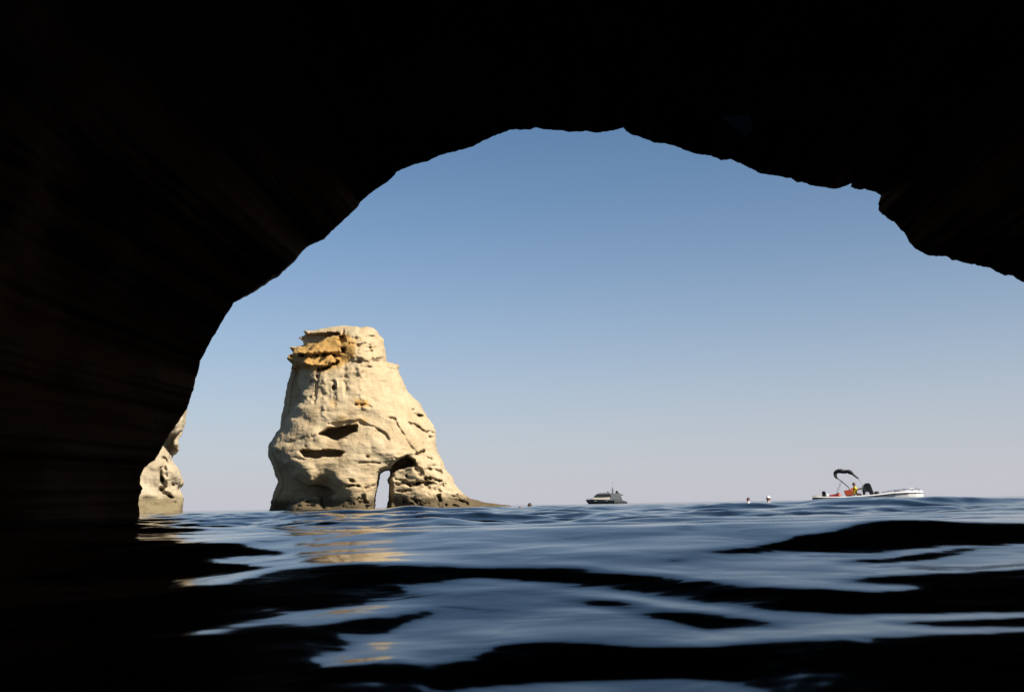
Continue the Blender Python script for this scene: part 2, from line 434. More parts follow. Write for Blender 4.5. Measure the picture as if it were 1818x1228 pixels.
stack_pts = [(545, 594, 3), (600, 585, 4), (640, 583, 4.5), (668, 592, 3), (540, 608, 4), (575, 608, 5.6), (620, 608, 7), (660, 610, 6), (680, 612, 3.5),
    (518, 640, 3.5), (540, 640, 6.5), (600, 640, 7.5), (650, 640, 7.5), (685, 640, 4), (520, 658, 1.0), (531, 660, 1.5), (541, 664, 6.2), (560, 660, 7.5), (620, 665, 8.5), (680, 665, 6.5), (705, 660, 3.2),
    (510, 700, .5), (527, 700, 1.2), (537, 700, 7.0), (580, 700, 8.2), (640, 700, 9), (690, 705, 7), (715, 705, 4), (503, 735, .5), (513, 722, 1.2), (528, 722, 7.2), (515, 745, 6.8), (540, 745, 8.2), (620, 745, 9.5), (700, 745, 8.2), (745, 745, 4.5),
    (479, 790, .6), (488, 795, 7.2), (520, 790, 9), (600, 790, 10.3), (690, 790, 9.6), (740, 790, 7.5), (772, 790, 3.5), (483, 825, .5), (494, 826, 1.0), (506, 824, 8.2), (514, 842, 1.6), (524, 842, 9), (560, 830, 10), (640, 830, 10.6), (700, 812, 9.6), (750, 830, 8), (785, 830, 4.5),
    (488, 855, .3), (515, 862, 1.0), (540, 868, 2.0), (565, 868, 2.6), (552, 852, 9.8), (600, 852, 10.8), (655, 860, 10.2), (700, 865, 6.6), (715, 850, 7.2), (750, 862, 7.6), (795, 862, 5.4),
    (490, 885, .4), (530, 880, 1.2), (570, 878, 2.2), (590, 878, 5.0), (612, 882, 9.4), (650, 885, 10), (535, 892, 7.2), (565, 890, 7.6), (520, 897, 6), (700, 885, 5.6), (725, 885, 6.8), (760, 885, 7.4), (810, 885, 4.8), (840, 893, 2.6),
    (480, 905, .8), (505, 905, 2.5), (520, 905, 7), (600, 905, 9.6), (660, 905, 9.6), (700, 905, 5.8), (800, 905, 6), (860, 905, 3), (900, 900, 1.5), (480, 928, 1), (600, 928, 10), (700, 928, 7), (800, 928, 7), (900, 928, 2)]
stack_carve = [
    ('poly', [(565, 770), (580, 760), (598, 757), (634, 754), (633, 765), (612, 776), (598, 783), (584, 777)], -6.5, 2.4),
    ('poly', [(580, 752), (600, 748), (640, 744), (655, 752), (640, 756), (600, 760)], -.7, 4.0),
    ('poly', [(531, 802), (537, 797), (560, 799), (600, 799), (613, 803), (604, 810), (560, 812), (540, 811)], -3.8, 2.0),
    ('line', [(636, 822), (655, 820), (674, 822)], -1.1, 2.2),
    ('poly', [(671, 843), (680, 836), (693, 832), (700, 820), (710, 812), (724, 808), (736, 816), (738, 826), (722, 829), (706, 836), (698, 842), (688, 850), (680, 843)], -7.0, 3.4),
    ('line', [(612, 600), (632, 602), (652, 599)], -.45, 3.0), ('line', [(655, 597), (667, 598)], -.8, 2.4), ('line', [(622, 607), (645, 608), (672, 606)], .7, 3.5), ('line', [(634, 614), (660, 618), (678, 615)], -.4, 3.0),
    ('line', [(640, 624), (662, 624)], -.45, 2.6), ('line', [(628, 632), (660, 635), (684, 632)], .6, 4.0), ('line', [(620, 641), (655, 643), (686, 641)], -.4, 3.0), ('line', [(650, 590), (656, 606), (660, 640)], -.3, 3.5), ('line', [(632, 600), (638, 640)], -.3, 4.0),
    # the flank turned away from the sun
    ('poly', [(500, 652), (526, 655), (532, 664), (529, 680), (533, 700), (536, 712), (523, 720), (511, 744), (500, 760), (480, 765), (490, 700)], -5.0, 2.2),
    ('poly', [(500, 757), (492, 775), (485, 790), (485, 804), (465, 804), (465, 757)], -3.0, 2.0),
    ('poly', [(485, 800), (494, 817), (513, 830), (517, 846), (533, 855), (547, 861), (560, 860), (584, 864), (597, 875), (579, 884), (560, 881), (540, 884), (515, 894), (508, 908), (460, 908), (465, 800)], -10.0, 3.0),
    # cap beds
    ('poly', [(536, 592), (556, 592), (600, 589), (604, 594), (582, 600), (562, 612), (545, 624), (515, 627), (515, 618), (532, 614)], -2.6, 2.6),
    ('line', [(514, 625), (532, 625), (560, 624), (602, 623)], 2.3, 3.6),
    ('line', [(516, 633), (550, 632), (585, 630), (602, 632)], -2.8, 3.2),
    ('line', [(520, 643), (550, 645), (575, 646), (600, 638)], 1.7, 4.4),
    ('line', [(566, 657), (580, 653), (601, 643)], -2.2, 3.6),
    ('line', [(524, 657), (545, 653)], -1.6, 5.0),
    ('poly', [(602, 596), (612, 594), (616, 606), (604, 612), (598, 604)], -2.0, 3.0),
    ('poly', [(604, 617), (615, 616), (614, 628), (604, 628)], -1.8, 3.0),
    ('line', [(608, 585), (607, 596)], -.7, 2.5),
    ('line', [(690, 646), (708, 650)], .7, 3.0), ('line', [(640, 650), (680, 652), (706, 657)], -.5, 3.0),
    ('line', [(566, 655), (562, 680), (559, 706), (556, 712)], -.8, 3.2),
    ('line', [(591, 676), (592, 688)], -1.5, 4.0), ('line', [(597, 676), (598, 686)], .5, 3.0), ('line', [(592, 690), (594, 722)], -.3, 5),
    ('line', [(612, 652), (616, 700)], -.45, 7.0), ('line', [(640, 655), (646, 720)], .4, 8.0), ('line', [(575, 660), (577, 740)], .25, 8.0),
    ('line', [(632, 718), (650, 719), (658, 723)], -.9, 3.0), ('line', [(690, 741), (702, 744)], -.9, 3.0),
    ('line', [(700, 745), (714, 768), (728, 790), (740, 806)], -.6, 2.6),
    ('line', [(700, 815), (725, 806), (745, 798), (760, 797)], .5, 4.0), ('line', [(738, 806), (752, 800)], -1.3, 3.6),
    ('line', [(735, 752), (752, 765), (773, 770)], -1.1, 3.2), ('line', [(640, 752), (665, 758), (684, 770), (690, 780)], -.8, 3.0),
    ('line', [(762, 832), (785, 838)], -1.2, 4.0), ('line', [(745, 825), (790, 828)], -.5, 3.0),
    ('line', [(704, 858), (735, 860), (775, 858)], -1.1, 4.2), ('line', [(706, 872), (728, 869)], -.9, 3.0), ('line', [(740, 830), (755, 850), (762, 874)], -1.0, 6.0),
    ('line', [(775, 870), (800, 885), (830, 893)], -1.2, 4.5), ('line', [(778, 880), (782, 903)], -1.8, 5.5), ('line', [(735, 885), (752, 903)], -1.0, 4.5), ('line', [(716, 884), (724, 903)], -1.0, 4.0),
    ('line', [(600, 864), (615, 862), (637, 863)], -1.6, 3.2), ('line', [(620, 852), (632, 855)], -1.1, 2.6), ('line', [(648, 866), (666, 860)], -1.0, 3.0),
    ('line', [(572, 884), (574, 903)], -2.0, 6.0), ('line', [(535, 887), (560, 883)], .9, 4.0), ('line', [(645, 880), (650, 903)], -.8, 5.0),
    ('line', [(541, 776), (552, 772)], -.5, 2.5), ('line', [(520, 812), (540, 816)], -.3, 3.0), ('line', [(510, 786), (530, 779), (560, 775)], -.35, 4.0)]
rs = np.random.default_rng(4)
for (xa, xb, ya, yb, n, dd) in ((700, 778, 846, 862, 16, -1.2), (722, 762, 716, 752, 9, -.8), (640, 770, 775, 830, 6, -.6), (520, 680, 730, 800, 5, -.4), (700, 815, 862, 898, 18, -.8), (696, 790, 842, 870, 12, -.8), (515, 665, 885, 900, 18, -.7), (610, 680, 590, 650, 4, -.4), (530, 560, 660, 720, 7, -.6)):
    for _ in range(n):
        x, y = rs.uniform(xa, xb), rs.uniform(ya, yb)
        stack_carve.append(('line', [(x, y), (x + rs.uniform(2, 11), y + rs.uniform(-1, 2))], dd * rs.uniform(.6, 1.4), rs.uniform(1.8, 3.2)))
cap_stain = [(500, 628), (535, 612), (556, 606), (585, 594), (612, 590), (634, 604), (632, 634), (612, 650), (572, 662), (505, 656)]
stack = rock_solid('sea_stack', M_ROCK, stack_outline, [stack_hole], 150.0, stack_pts, stack_carve,
    [(cap_stain, .92, 10), ([(530, 585), (690, 585), (700, 655), (640, 668), (510, 672)], .38, 10), ([(530, 655), (690, 655), (680, 700), (540, 700)], .22, 12), ([(632, 706), (652, 708), (660, 722), (640, 724), (628, 718)], .8, 4),
     ([(582, 706), (602, 706), (602, 724), (584, 726)], .55, 6), ([(590, 735), (650, 738), (660, 752), (600, 756)], .5, 6), ([(700, 860), (810, 862), (900, 900), (690, 905)], .30, 8)],
    .125, 13.0, 8.0, .42, seed=2)
tag(stack, 'tall pale limestone sea stack with ochre cap and small arch at its waterline', 'sea stack')

# ------------------------------------------------------------------ the cliff end on the left
cliff_outline = [(335, 705), (335, 715), (333, 730), (331, 744), (327, 759), (325, 771), (315.5, 782), (317, 799), (305, 811), (305, 819), (315.5, 829.6), (322, 843), (325, 857), (320.6, 864), (315.5, 867),
    (324, 876), (327.5, 884), (325.7, 896), (323, 906), (322, 930), (60, 930), (70, 800), (90, 700), (160, 655), (280, 650), (325, 685)]
cliff_pts = [(332, 715, 2.6), (325, 740, 3.6), (310, 755, 5.2), (290, 740, 6.6), (300, 790, 3.2), (285, 800, 5.4), (262, 830, 6.2), (262, 860, 6.6), (262, 900, 7), (284, 845, 6.0), (292, 880, 5.8), (285, 905, 6.4),
    (300, 830, 5.0), (312, 845, 4.4), (318, 858, 3.0), (305, 885, 5.0), (318, 890, 3.6), (312, 905, 4.8), (150, 700, 6), (150, 800, 7), (100, 900, 6), (220, 720, 7), (220, 820, 7), (220, 900, 7.5), (220, 928, 8), (310, 928, 5), (80, 720, 2)]
cliff_carve = [
    ('poly', [(289, 781), (297, 772), (308, 770), (322, 765), (334, 752), (332, 766), (318, 784), (308, 787), (313, 792), (316, 803), (306, 814), (300, 803), (296, 800), (290, 790)], -6.5, 2.4),
    ('line', [(294, 845), (290, 812), (298, 822)], -.9, 4.0), ('line', [(286, 846), (292, 858), (292, 866)], -2.0, 5.0), ('line', [(308, 861), (322, 863)], -1.8, 3.5),
    ('line', [(284, 868), (300, 880), (312, 892)], -1.3, 5.0), ('line', [(310, 790), (312, 798)], 1.2, 3.0), ('line', [(286, 830), (284, 870)], -.9, 4.0), ('line', [(296, 815), (292, 826)], -.9, 3.0)]
cliff = rock_solid('sea_cliff', M_CLIFF, cliff_outline, [], 100.0, cliff_pts, cliff_carve, [([(240, 850), (330, 850), (330, 905), (240, 905)], .2, 6)], .115, 10.0, 8.0, .40, edge=7.0, seed=11)
tag(cliff, 'pale cliff end with a dark overhang, half hidden behind the left wall of the cave', 'cliff')

# ------------------------------------------------------------------ the sea cave around the viewer
mouth = [(248, 912), (246, 895), (247, 880), (254, 866), (249, 858), (250, 845), (256, 830), (275, 816), (283, 803), (290, 790), (300, 772), (308, 760), (316, 750), (332, 725), (338, 706), (344, 690), (348, 672), (353, 655), (356, 640), (362, 630), (372, 608), (384, 590), (395, 570), (403, 556), (411, 545), (415, 535), (430, 526), (447, 517), (462, 507), (480, 492), (495, 485), (510, 470), (522, 460), (535, 445), (545, 437), (560, 430), (578, 422), (590, 408), (598, 402), (608, 392), (622, 380), (635, 368), (640, 358), (655, 346), (672, 333), (685, 325), (695, 317), (705, 305), (720, 298), (737, 292), (760, 286), (780, 276), (800, 271), (820, 266), (840, 260), (858, 250), (880, 240), (905, 231), (915, 229), (925, 231), (940, 230), (952, 226), (965, 230), (1000, 232), (1010, 235), (1040, 233), (1060, 236), (1080, 233), (1095, 230), (1108, 227), (1113, 234), (1120, 238), (1135, 243), (1155, 250), (1160, 254), (1175, 254), (1200, 259), (1215, 265), (1240, 274), (1262, 276), (1280, 284), (1297, 283), (1315, 290), (1330, 298), (1350, 308), (1375, 312), (1405, 317), (1415, 324), (1425, 323), (1440, 329), (1460, 332), (1480, 336), (1500, 331), (1513, 325), (1510, 333), (1520, 336), (1535, 336), (1545, 338), (1558, 342), (1566, 350), (1558, 362), (1562, 377), (1575, 387), (1590, 395), (1600, 407), (1612, 423), (1620, 437), (1630, 445), (1650, 454), (1680, 456), (1690, 461), (1720, 468), (1757, 475), (1770, 483), (1783, 488), (1800, 490), (1818, 503), (1860, 525), (1920, 560), (2000, 620), (2070, 710), (2110, 810), (2125, 912)]
def build_cave():
    P = np.array(mouth, float)
    seg = np.r_[0, np.cumsum(np.hypot(*np.diff(P, axis=0).T))]
    n = 1150; t = np.linspace(0, seg[-1], n)
    ox = np.interp(t, seg, P[:, 0]); oy = np.interp(t, seg, P[:, 1])
    amp = 1.0 + 1.0 * sstep(t, 1400, 1800)
    ox = ox + amp * 1.9 * noise1(t / 9.0, 3, 3); oy = oy + amp * 1.9 * noise1(t / 8.0, 8, 3)
    Yd = 28.4 + 3.2 * noise1(t / 420.0, 5, 3) + .5 * noise1(t / 40., 6, 3)
    ring0 = at(ox, oy, Yd)
    # the walls go on below the water and meet in the sea bed
    a, b = ring0[-1], ring0[0]
    down = np.linspace(0, 1, 30)[1:]
    right = np.stack([np.full(29, a[0]) + down * .6, np.full(29, a[1]), a[2] - down * (8 + a[2])], -1)
    floor = np.stack([np.linspace(right[-1][0], b[0] - .6, 62)[1:-1], np.linspace(a[1], b[1], 62)[1:-1], np.full(60, -8.0)], -1)
    left = np.stack([np.full(29, b[0]) - down[::-1] * .6, np.full(29, b[1]), b[2] - down[::-1] * (8 + b[2])], -1)
    ring = np.concatenate([ring0, right, floor, left]); m = len(ring)
    cx, cz = 3.2, 1.2
    out = np.stack([(ring[:, 0] - cx), np.zeros(m), (ring[:, 2] - cz) * 1.2], -1); out /= np.linalg.norm(out, axis=1, keepdims=True)
    rings = []
    # outside: from the far end of the rock round to the mouth
    for s_, dy in ((.02, -44), (1.2, -44), (1.8, -42), (2.1, -32), (2.2, -16), (2.2, -2), (2.1, 1.2), (1.9, 2.4), (1.65, 2.8), (1.45, 2.9), (1.3, 2.6), (1.18, 2.1), (1.1, 1.6), (1.05, 1.0), (1.02, .44), (1.005, .12)):
        r = ring.copy(); r[:, 0] = cx + (ring[:, 0] - cx) * s_; r[:, 2] = cz + (ring[:, 2] - cz) * (s_ if s_ < 1.3 else 1.3 + (s_ - 1.3) * .25)
        r[:, 1] = (ring[:, 1] + dy) if dy > -10 else ring[:, 1].mean() + dy
        k = min(1, abs(s_ - 1) * 4)
        r += out * (fbm(r * .18 + 4, 5) * 2.4 * k)[:, None]; r[:, 1] += fbm(r * .25 + 44, 5) * 2.0 * k
        rings.append(r)
    rings.append(ring)
    n_out = len(rings)
    d = 0.0; step = .08
    Ym = ring[:, 1]
    while True:
        d += step; step = min(step * 1.11, .55)
        if d > 38: break
        f = d / 38
        bul = 3.0 * math.sin(math.pi * min(1, min(f, .85) * 1.1) ** .8)
        r = ring.copy(); r[:, 1] = Ym + (-10 - Ym) * f
        ln = min(1, d / 5.)
        r += out * (bul + .24 * ln)
        q = np.stack([r[:, 0] * .22, r[:, 1] * .22, r[:, 2] * .22], -1)
        dis = 1.5 * ln * (fbm(q + 2, 6, .55) + .35) + .20 * min(1, d / 1.2) * (fbm(q * 4.5 + 20, 4) * .8 + .35)
        r += out * np.maximum(dis, -.05)[:, None]
        rings.append(r)
    last = rings[-1]
    for s_, dy in ((.8, -1.0), (.55, -1.6), (.25, -2.0), (.02, -2.1)):
        r = last.copy(); r[:, 0] = cx + (last[:, 0] - cx) * s_; r[:, 2] = 2 + (last[:, 2] - 2) * s_; r[:, 1] += dy
        rings.append(r)
    V = np.concatenate(rings); k = len(rings)
    i = np.arange(k - 1)[:, None] * m; j = np.arange(m)[None]; j2 = (j + 1) % m
    Q = np.stack([i + j, i + j2, i + m + j2, i + m + j], -1).reshape(-1, 4)
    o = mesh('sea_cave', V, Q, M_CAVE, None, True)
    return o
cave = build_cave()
tag(cave, 'dark rough walls and vault of the sea cave framing the view', kind='structure')

# flat slab added in the vault, much paler, for a small grey patch
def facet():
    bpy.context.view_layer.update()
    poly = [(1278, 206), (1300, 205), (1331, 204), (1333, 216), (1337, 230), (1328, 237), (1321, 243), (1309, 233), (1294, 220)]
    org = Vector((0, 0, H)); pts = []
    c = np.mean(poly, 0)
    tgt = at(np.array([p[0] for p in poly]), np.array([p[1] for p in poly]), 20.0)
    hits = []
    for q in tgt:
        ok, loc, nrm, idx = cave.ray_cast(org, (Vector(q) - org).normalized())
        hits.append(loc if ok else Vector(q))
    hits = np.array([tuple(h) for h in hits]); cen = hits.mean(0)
    # best plane through the hits, so the patch is flat
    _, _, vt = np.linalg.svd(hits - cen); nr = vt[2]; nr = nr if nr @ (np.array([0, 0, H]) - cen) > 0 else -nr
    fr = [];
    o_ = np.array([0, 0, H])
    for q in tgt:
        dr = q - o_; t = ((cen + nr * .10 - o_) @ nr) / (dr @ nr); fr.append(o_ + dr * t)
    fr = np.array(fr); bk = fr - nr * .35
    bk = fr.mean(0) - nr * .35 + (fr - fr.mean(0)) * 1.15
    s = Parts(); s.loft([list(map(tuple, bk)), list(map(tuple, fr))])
    return s.build('pale_slab', paint('pale_patch', (.78, .80, .62), .8, .08, 3, bump=.01), cave)
sl_ = facet(); sl_['label'] = 'small pale grey patch added in the cave vault'

# ------------------------------------------------------------------ the sea
dark = {
 'band2': [(0, 1075), (250, 1060), (330, 1048), (400, 1037), (480, 1012), (560, 1000), (650, 997), (800, 1000), (900, 1006), (1018, 1003), (1106, 1012), (1194, 1021), (1282, 1032), (1380, 1039), (1480, 1046), (1600, 1049), (1650, 1040), (1730, 1024), (1818, 1021), (2000, 1020),
   (2000, 1085), (1818, 1085), (1600, 1088), (1480, 1085), (1400, 1080), (1326, 1077), (1238, 1070), (1180, 1062), (1106, 1049), (1062, 1042), (1018, 1040), (934, 1029), (859, 1021), (815, 1029), (758, 1036), (707, 1040), (714, 1047), (802, 1049), (740, 1054), (626, 1071), (538, 1080), (450, 1093), (384, 1111), (318, 1120), (256, 1128), (0, 1140)],
 'patch': [(604, 1102), (640, 1094), (700, 1088), (758, 1080), (775, 1089), (714, 1106), (690, 1122), (650, 1125), (600, 1125), (560, 1118)],
 'left_low': [(0, 1140), (256, 1133), (362, 1126), (476, 1120), (538, 1114), (600, 1128), (640, 1140), (600, 1156), (556, 1166), (573, 1186), (604, 1181), (661, 1172), (710, 1168), (758, 1183), (780, 1180), (846, 1163), (890, 1142), (934, 1136), (1022, 1138), (1062, 1142), (1172, 1149), (1238, 1148), (1304, 1140), (1392, 1132), (1480, 1125), (1590, 1126), (1818, 1120), (2000, 1118), (2000, 1400),
   (1420, 1400), (1400, 1240), (1330, 1216), (1260, 1203), (1200, 1195), (1100, 1198), (1018, 1203), (900, 1212), (830, 1218), (760, 1228), (720, 1400), (0, 1400)],
 'l3': [(0, 958), (280, 960), (340, 965), (400, 963), (430, 967), (470, 975), (510, 979), (500, 985), (440, 986), (400, 992), (300, 998), (0, 1000)],
 'l4': [(0, 1000), (350, 998), (410, 997), (440, 1004), (500, 1005), (440, 1012), (400, 1017), (330, 1027), (0, 1032)],
 'b3': [(1221, 975), (1326, 968), (1392, 959), (1414, 948), (1480, 941), (1516, 928), (1568, 921), (1679, 924), (1818, 928), (2000, 930), (2000, 962), (1818, 963), (1722, 966), (1634, 970), (1568, 981), (1458, 977), (1392, 977), (1282, 982)],
 'b4': [(1471, 996), (1524, 989), (1590, 988), (1678, 974), (1744, 970), (1678, 985), (1590, 998), (1524, 1000)],
 'b5': [(1467, 1029), (1568, 1020), (1678, 1016), (1818, 1007), (1900, 1004), (1900, 1016), (1818, 1018), (1744, 1025), (1634, 1038), (1612, 1034), (1546, 1036)],
 'b6': [(1564, 910), (1590, 900), (1634, 896), (1678, 899), (1744, 910), (1766, 921), (1700, 919), (1634, 913)],
 'b7': [(1205, 936), (1238, 924), (1280, 920), (1275, 929), (1229, 939)],
 'b8': [(978, 1057), (1018, 1058), (1106, 1062), (1172, 1075), (1260, 1084), (1348, 1098), (1400, 1112), (1326, 1107), (1260, 1120), (1229, 1111), (1150, 1093), (1062, 1076)],
 'b9': [(1546, 1100), (1678, 1098), (1818, 1093), (2000, 1090), (2000, 1109), (1818, 1109), (1678, 1111), (1612, 1109)],
 'b10': [(1172, 990), (1216, 987), (1218, 996), (1185, 995)],
 'b11': [(655, 944), (714, 937), (760, 938), (754, 946), (692, 949)],
}
def synth(X, Y, Rr):
    """travelling wavelets of many lengths, the short ones fading out with distance where the sheet is coarse"""
    rg = np.random.default_rng(21); Hh = np.zeros_like(X)
    lam = np.exp(np.linspace(math.log(.28), math.log(9.0), 70))
    for L in lam:
        th = rg.normal(0, .55) + (math.pi if rg.random() < .3 else 0) - .25
        kx, ky = math.sin(th) * 2 * math.pi / L, math.cos(th) * 2 * math.pi / L
        a = .0050 * L ** .85 * rg.uniform(.5, 1.4)
        if L > 3.0: a *= 3.0 / L
        ph = rg.uniform(0, 6.28)
        arg = kx * X + ky * Y + ph + .6 * np.sin(.37 * kx * Y - .29 * ky * X + ph * 2)
        fade = sstep(-Rr, -L * 55, -L * 22)
        grow = sstep(Rr, 2.0, 10.0) if L > .9 else (.30 + .70 * sstep(Rr, 3, 12))
        s = np.sin(arg)
        Hh += a * fade * grow * (s + .22 * np.cos(2 * arg))
    return Hh
NIT = 30
def solve_near_water():
    """the wave faces near the viewer: the sheet whose slopes mirror the vault where the photograph's
    water is dark and the open sky where it is blue"""
    na, nu = 330, 380
    ta = np.linspace(-.66, .66, na); u = np.linspace(math.log(.62), math.log(16.0), nu); r = np.exp(u)
    du = u[1] - u[0]; da = ta[1] - ta[0]
    azn = np.sqrt(1 + ta ** 2)                      # ground distance = r * azn, r is the depth Y
    # label raster
    px = np.arange(0, 2001, 4.0); py = np.arange(880, 1400, 1.5)
    PX, PY = np.meshgrid(px, py, indexing='ij'); S = np.full(PX.shape, -99.)
    for p in dark.values(): S = np.maximum(S, sdf_poly(PX, PY, p))
    mo = np.array(mouth, float); 
    arch_y = np.interp(px, mo[6:, 0], mo[6:, 1]); el = np.degrees(np.arctan((894 - arch_y) / FPX)); el = np.clip(el, 5, 21)
    lab = sstep(S, -2.0, 2.5)
    T = np.tile(el[:, None], (1, len(py)))
    blue = np.clip(T * .68, 2, 14.5) + 8.5 * fbm(np.stack([PX * .0055 + PY * .01, PY * .055 - PX * .004, PX * 0 + 3.3], -1), 4, .55)
    blue += 6.0 * fbm(np.stack([PX * .0045 + PY * .012, PY * .15, PX * 0 + 8.3], -1), 3, .6) * sstep(-PY, -1030, -985)
    blue = np.clip(blue, 2, T + 1)
    hi = sstep(PX, 380, 450) * sstep(-PX, -860, -790) * sstep(PY, 1004, 1020) * (1 - sstep(PY, 1138, 1146) * sstep(-PY, -1180, -1172) * sstep(PX, 590, 620) * sstep(-PX, -730, -700))
    blue = blue * (1 - hi) + np.maximum(blue, 16.0) * hi
    wt = .55 + .45 * lab
    def samp(G, X, Yp):
        a = np.clip((X - px[0]) / 4.0, 0, len(px) - 1.001); b = np.clip((Yp - py[0]) / 1.5, 0, len(py) - 1.001)
        i = a.astype(int); j = b.astype(int); a -= i; b -= j
        return (G[i, j] * (1 - a) + G[i + 1, j] * a) * (1 - b) + (G[i, j + 1] * (1 - a) + G[i + 1, j + 1] * a) * b
    h = np.zeros((na, nu))
    RR = np.tile(r, (na, 1)); XA = ta[:, None] * RR
    h0 = synth(XA, RR, RR * azn[:, None]); s0 = np.gradient(h0, axis=1) / (RR * azn[:, None] * du); hs = h * 0
    lat = .5; sm = 8e-4; mu = .06
    for it in range(NIT):
        ht = h + h0; tan_d = (H - ht) / (RR * azn[:, None])
        # visible when no nearer point stands higher in the view
        run = np.minimum.accumulate(tan_d, axis=1)
        vis = (tan_d <= run + 1e-4)
        dv = np.stack([XA, RR, ht - H], -1); b = dv @ FWD
        u_ = 909 + FPX * (dv @ RGT) / b; v_ = 614 - FPX * (dv @ UPV) / b
        lb = samp(lab, u_, v_); Tt = np.degrees(np.arctan(np.tan(np.radians(samp(T, u_, v_))) * 28.4 / np.maximum(28.4 - RR, 8)))
        sl = np.gradient(ht, axis=1) / (RR * azn[:, None] * du); ec = np.degrees(np.arctan(tan_d)) + 2 * np.degrees(np.arctan(sl))
        bt = samp(blue, u_, v_); e = bt * (1 - lb) + (Tt + 12) * lb
        k_dark = np.where(ec > Tt + 5, .15, 3.0); k_blue = np.where(ec > Tt - 3, 2.5, 1.1)
        wgt = (k_dark * lb + k_blue * (1 - lb)) * vis
        wgt = wgt * sstep(-RR, -13., -9.)
        s = np.tan(np.radians((e - np.degrees(np.arctan(tan_d))) / 2))
        s = np.clip(s, -.12, .38) - s0
        dr = RR * azn[:, None] * du                   # slope = dh / dr
        W = wgt[:, 1:] * 1.0; inv = 1 / dr[:, 1:]; tg = s[:, 1:]
        invl = 1 / (RR[1:] * da)
        def A(x):
            g = (x[:, 1:] - x[:, :-1]) * inv * W * inv
            o = np.zeros_like(x); o[:, 1:] += g; o[:, :-1] -= g
            l = (x[1:] - x[:-1]) * invl * invl * lat; o[1:] += l; o[:-1] -= l
            c = (x[:, 2:] - 2 * x[:, 1:-1] + x[:, :-2]) * (sm / du ** 2 / RR[:, 1:-1] ** 2)*.6
            o[:, 2:] += c; o[:, 1:-1] -= 2 * c; o[:, :-2] += c
            return o + mu * x / RR
        bb = np.zeros_like(h); g = tg * W * inv; bb[:, 1:] += g; bb[:, :-1] -= g
        x = h.copy(); rsd = bb - A(x); 
        pre = mu / RR + 1e-9; pre[:, 1:] += W * inv ** 2; pre[:, :-1] += W * inv ** 2; pre[1:] += lat * invl ** 2; pre[:-1] += lat * invl ** 2
        z = rsd / pre; p = z.copy(); rz = (rsd * z).sum()
        for _ in range(160):
            Ap = A(p); al = rz / ((p * Ap).sum() + 1e-20); x += al * p; rsd -= al * Ap
            z = rsd / pre; rn = (rsd * z).sum(); p = z + rn / rz * p; rz = rn
        h = np.clip(h * .7 + x * .3, -.18, .16)
    for _ in range(3): h[:, 1:-1] = .25 * h[:, :-2] + .5 * h[:, 1:-1] + .25 * h[:, 2:]
    return ta, u, h
def build_sea():
    ta, u, h = solve_near_water()
    # sheet: fine fan ahead, coarse behind, out to the horizon
    th_f = np.radians(np.arange(-36, 36.001, .085)); th_b = np.radians(np.arange(36, 324, 3.0))[1:]
    th = np.concatenate([th_f, th_b]); m = len(th)
    rr = [.25]
    while rr[-1] < 9000:
        q = rr[-1]; st = .008 if .9 < q < 40 else (.02 if q < 300 else .06)
        if q < .9: st = .03
        rr.append(q * (1 + st))
    rr = np.array(rr); k = len(rr)
    TH, RR = np.meshgrid(th, rr, indexing='ij'); X = np.sin(TH) * RR; Y = np.cos(TH) * RR
    Z = synth(X, Y, RR)
    front = Y > .3
    t = np.where(front, X / np.where(front, Y, 1), 9); lu = np.log(np.maximum(Y, .3))
    a = np.clip((t - ta[0]) / (ta[1] - ta[0]), 0, len(ta) - 1.001); b = np.clip((lu - u[0]) / (u[1] - u[0]), 0, len(u) - 1.001)
    i = a.astype(int); j = b.astype(int); a -= i; b -= j
    near = (h[i, j] * (1 - a) + h[i + 1, j] * a) * (1 - b) + (h[i, j + 1] * (1 - a) + h[i + 1, j + 1] * a) * b
    near *= front * sstep(-RR, -15.5, -11) * sstep(Y, .3, .62) * sstep(-np.abs(t), -.85, -.64)
    Z += near + .225 * np.exp(-((Y - 24 - .12 * X) / 2.4) ** 2 - ((X - 9.5) / 8.0) ** 2) + .10 * np.exp(-((Y - 33) / 3.0) ** 2 - ((X + 2) / 12.0) ** 2)
    V = np.stack([X, Y, Z], -1).reshape(-1, 3)
    V = np.concatenate([V, [[0, 0, 0]]])
    ii = np.arange(m)[:, None]; jj = np.arange(k - 1)[None]; i2 = (ii + 1) % m
    Q = np.stack([ii * k + jj, i2 * k + jj, i2 * k + jj + 1, ii * k + jj + 1], -1).reshape(-1, 4)[:, ::-1]
    c = len(V) - 1
    tri = np.stack([np.arange(m) * k, np.full(m, c), np.roll(np.arange(m), -1) * k, np.roll(np.arange(m), -1) * k], -1)
    o = mesh('sea', V, Q, M_WATER, None, True)
    return o
sea = build_sea()
tag(sea, 'dark blue rippling sea water', kind='structure')

# ------------------------------------------------------------------ people
def skin_body(name, joints, bones, mat, parent, root=0, sub=2):
    """one continuous body: joints (point, radius), grown with a skin modifier and baked"""
    me = bpy.data.meshes.new(name); me.from_pydata([j[0] for j in joints], bones, [])
    o = bpy.data.objects.new(name, me); COL.objects.link(o)
    o.modifiers.new('skin', 'SKIN'); s = o.modifiers.new('sub', 'SUBSURF'); s.levels = sub; s.render_levels = sub
    sv = me.skin_vertices[0].data
    for v, j in zip(sv, joints):
        r_ = j[1]; v.radius = r_ if isinstance(r_, tuple) else (r_, r_)
    sv[root].use_root = True
    dg = bpy.context.evaluated_depsgraph_get(); ev = o.evaluated_get(dg)
    baked = bpy.data.meshes.new_from_object(ev); o.modifiers.clear(); o.data = baked; o.data.name = name
    baked.polygons.foreach_set('use_smooth', np.ones(len(baked.polygons), bool))
    baked.materials.clear(); baked.materials.append(mat); o.parent = parent
    return o
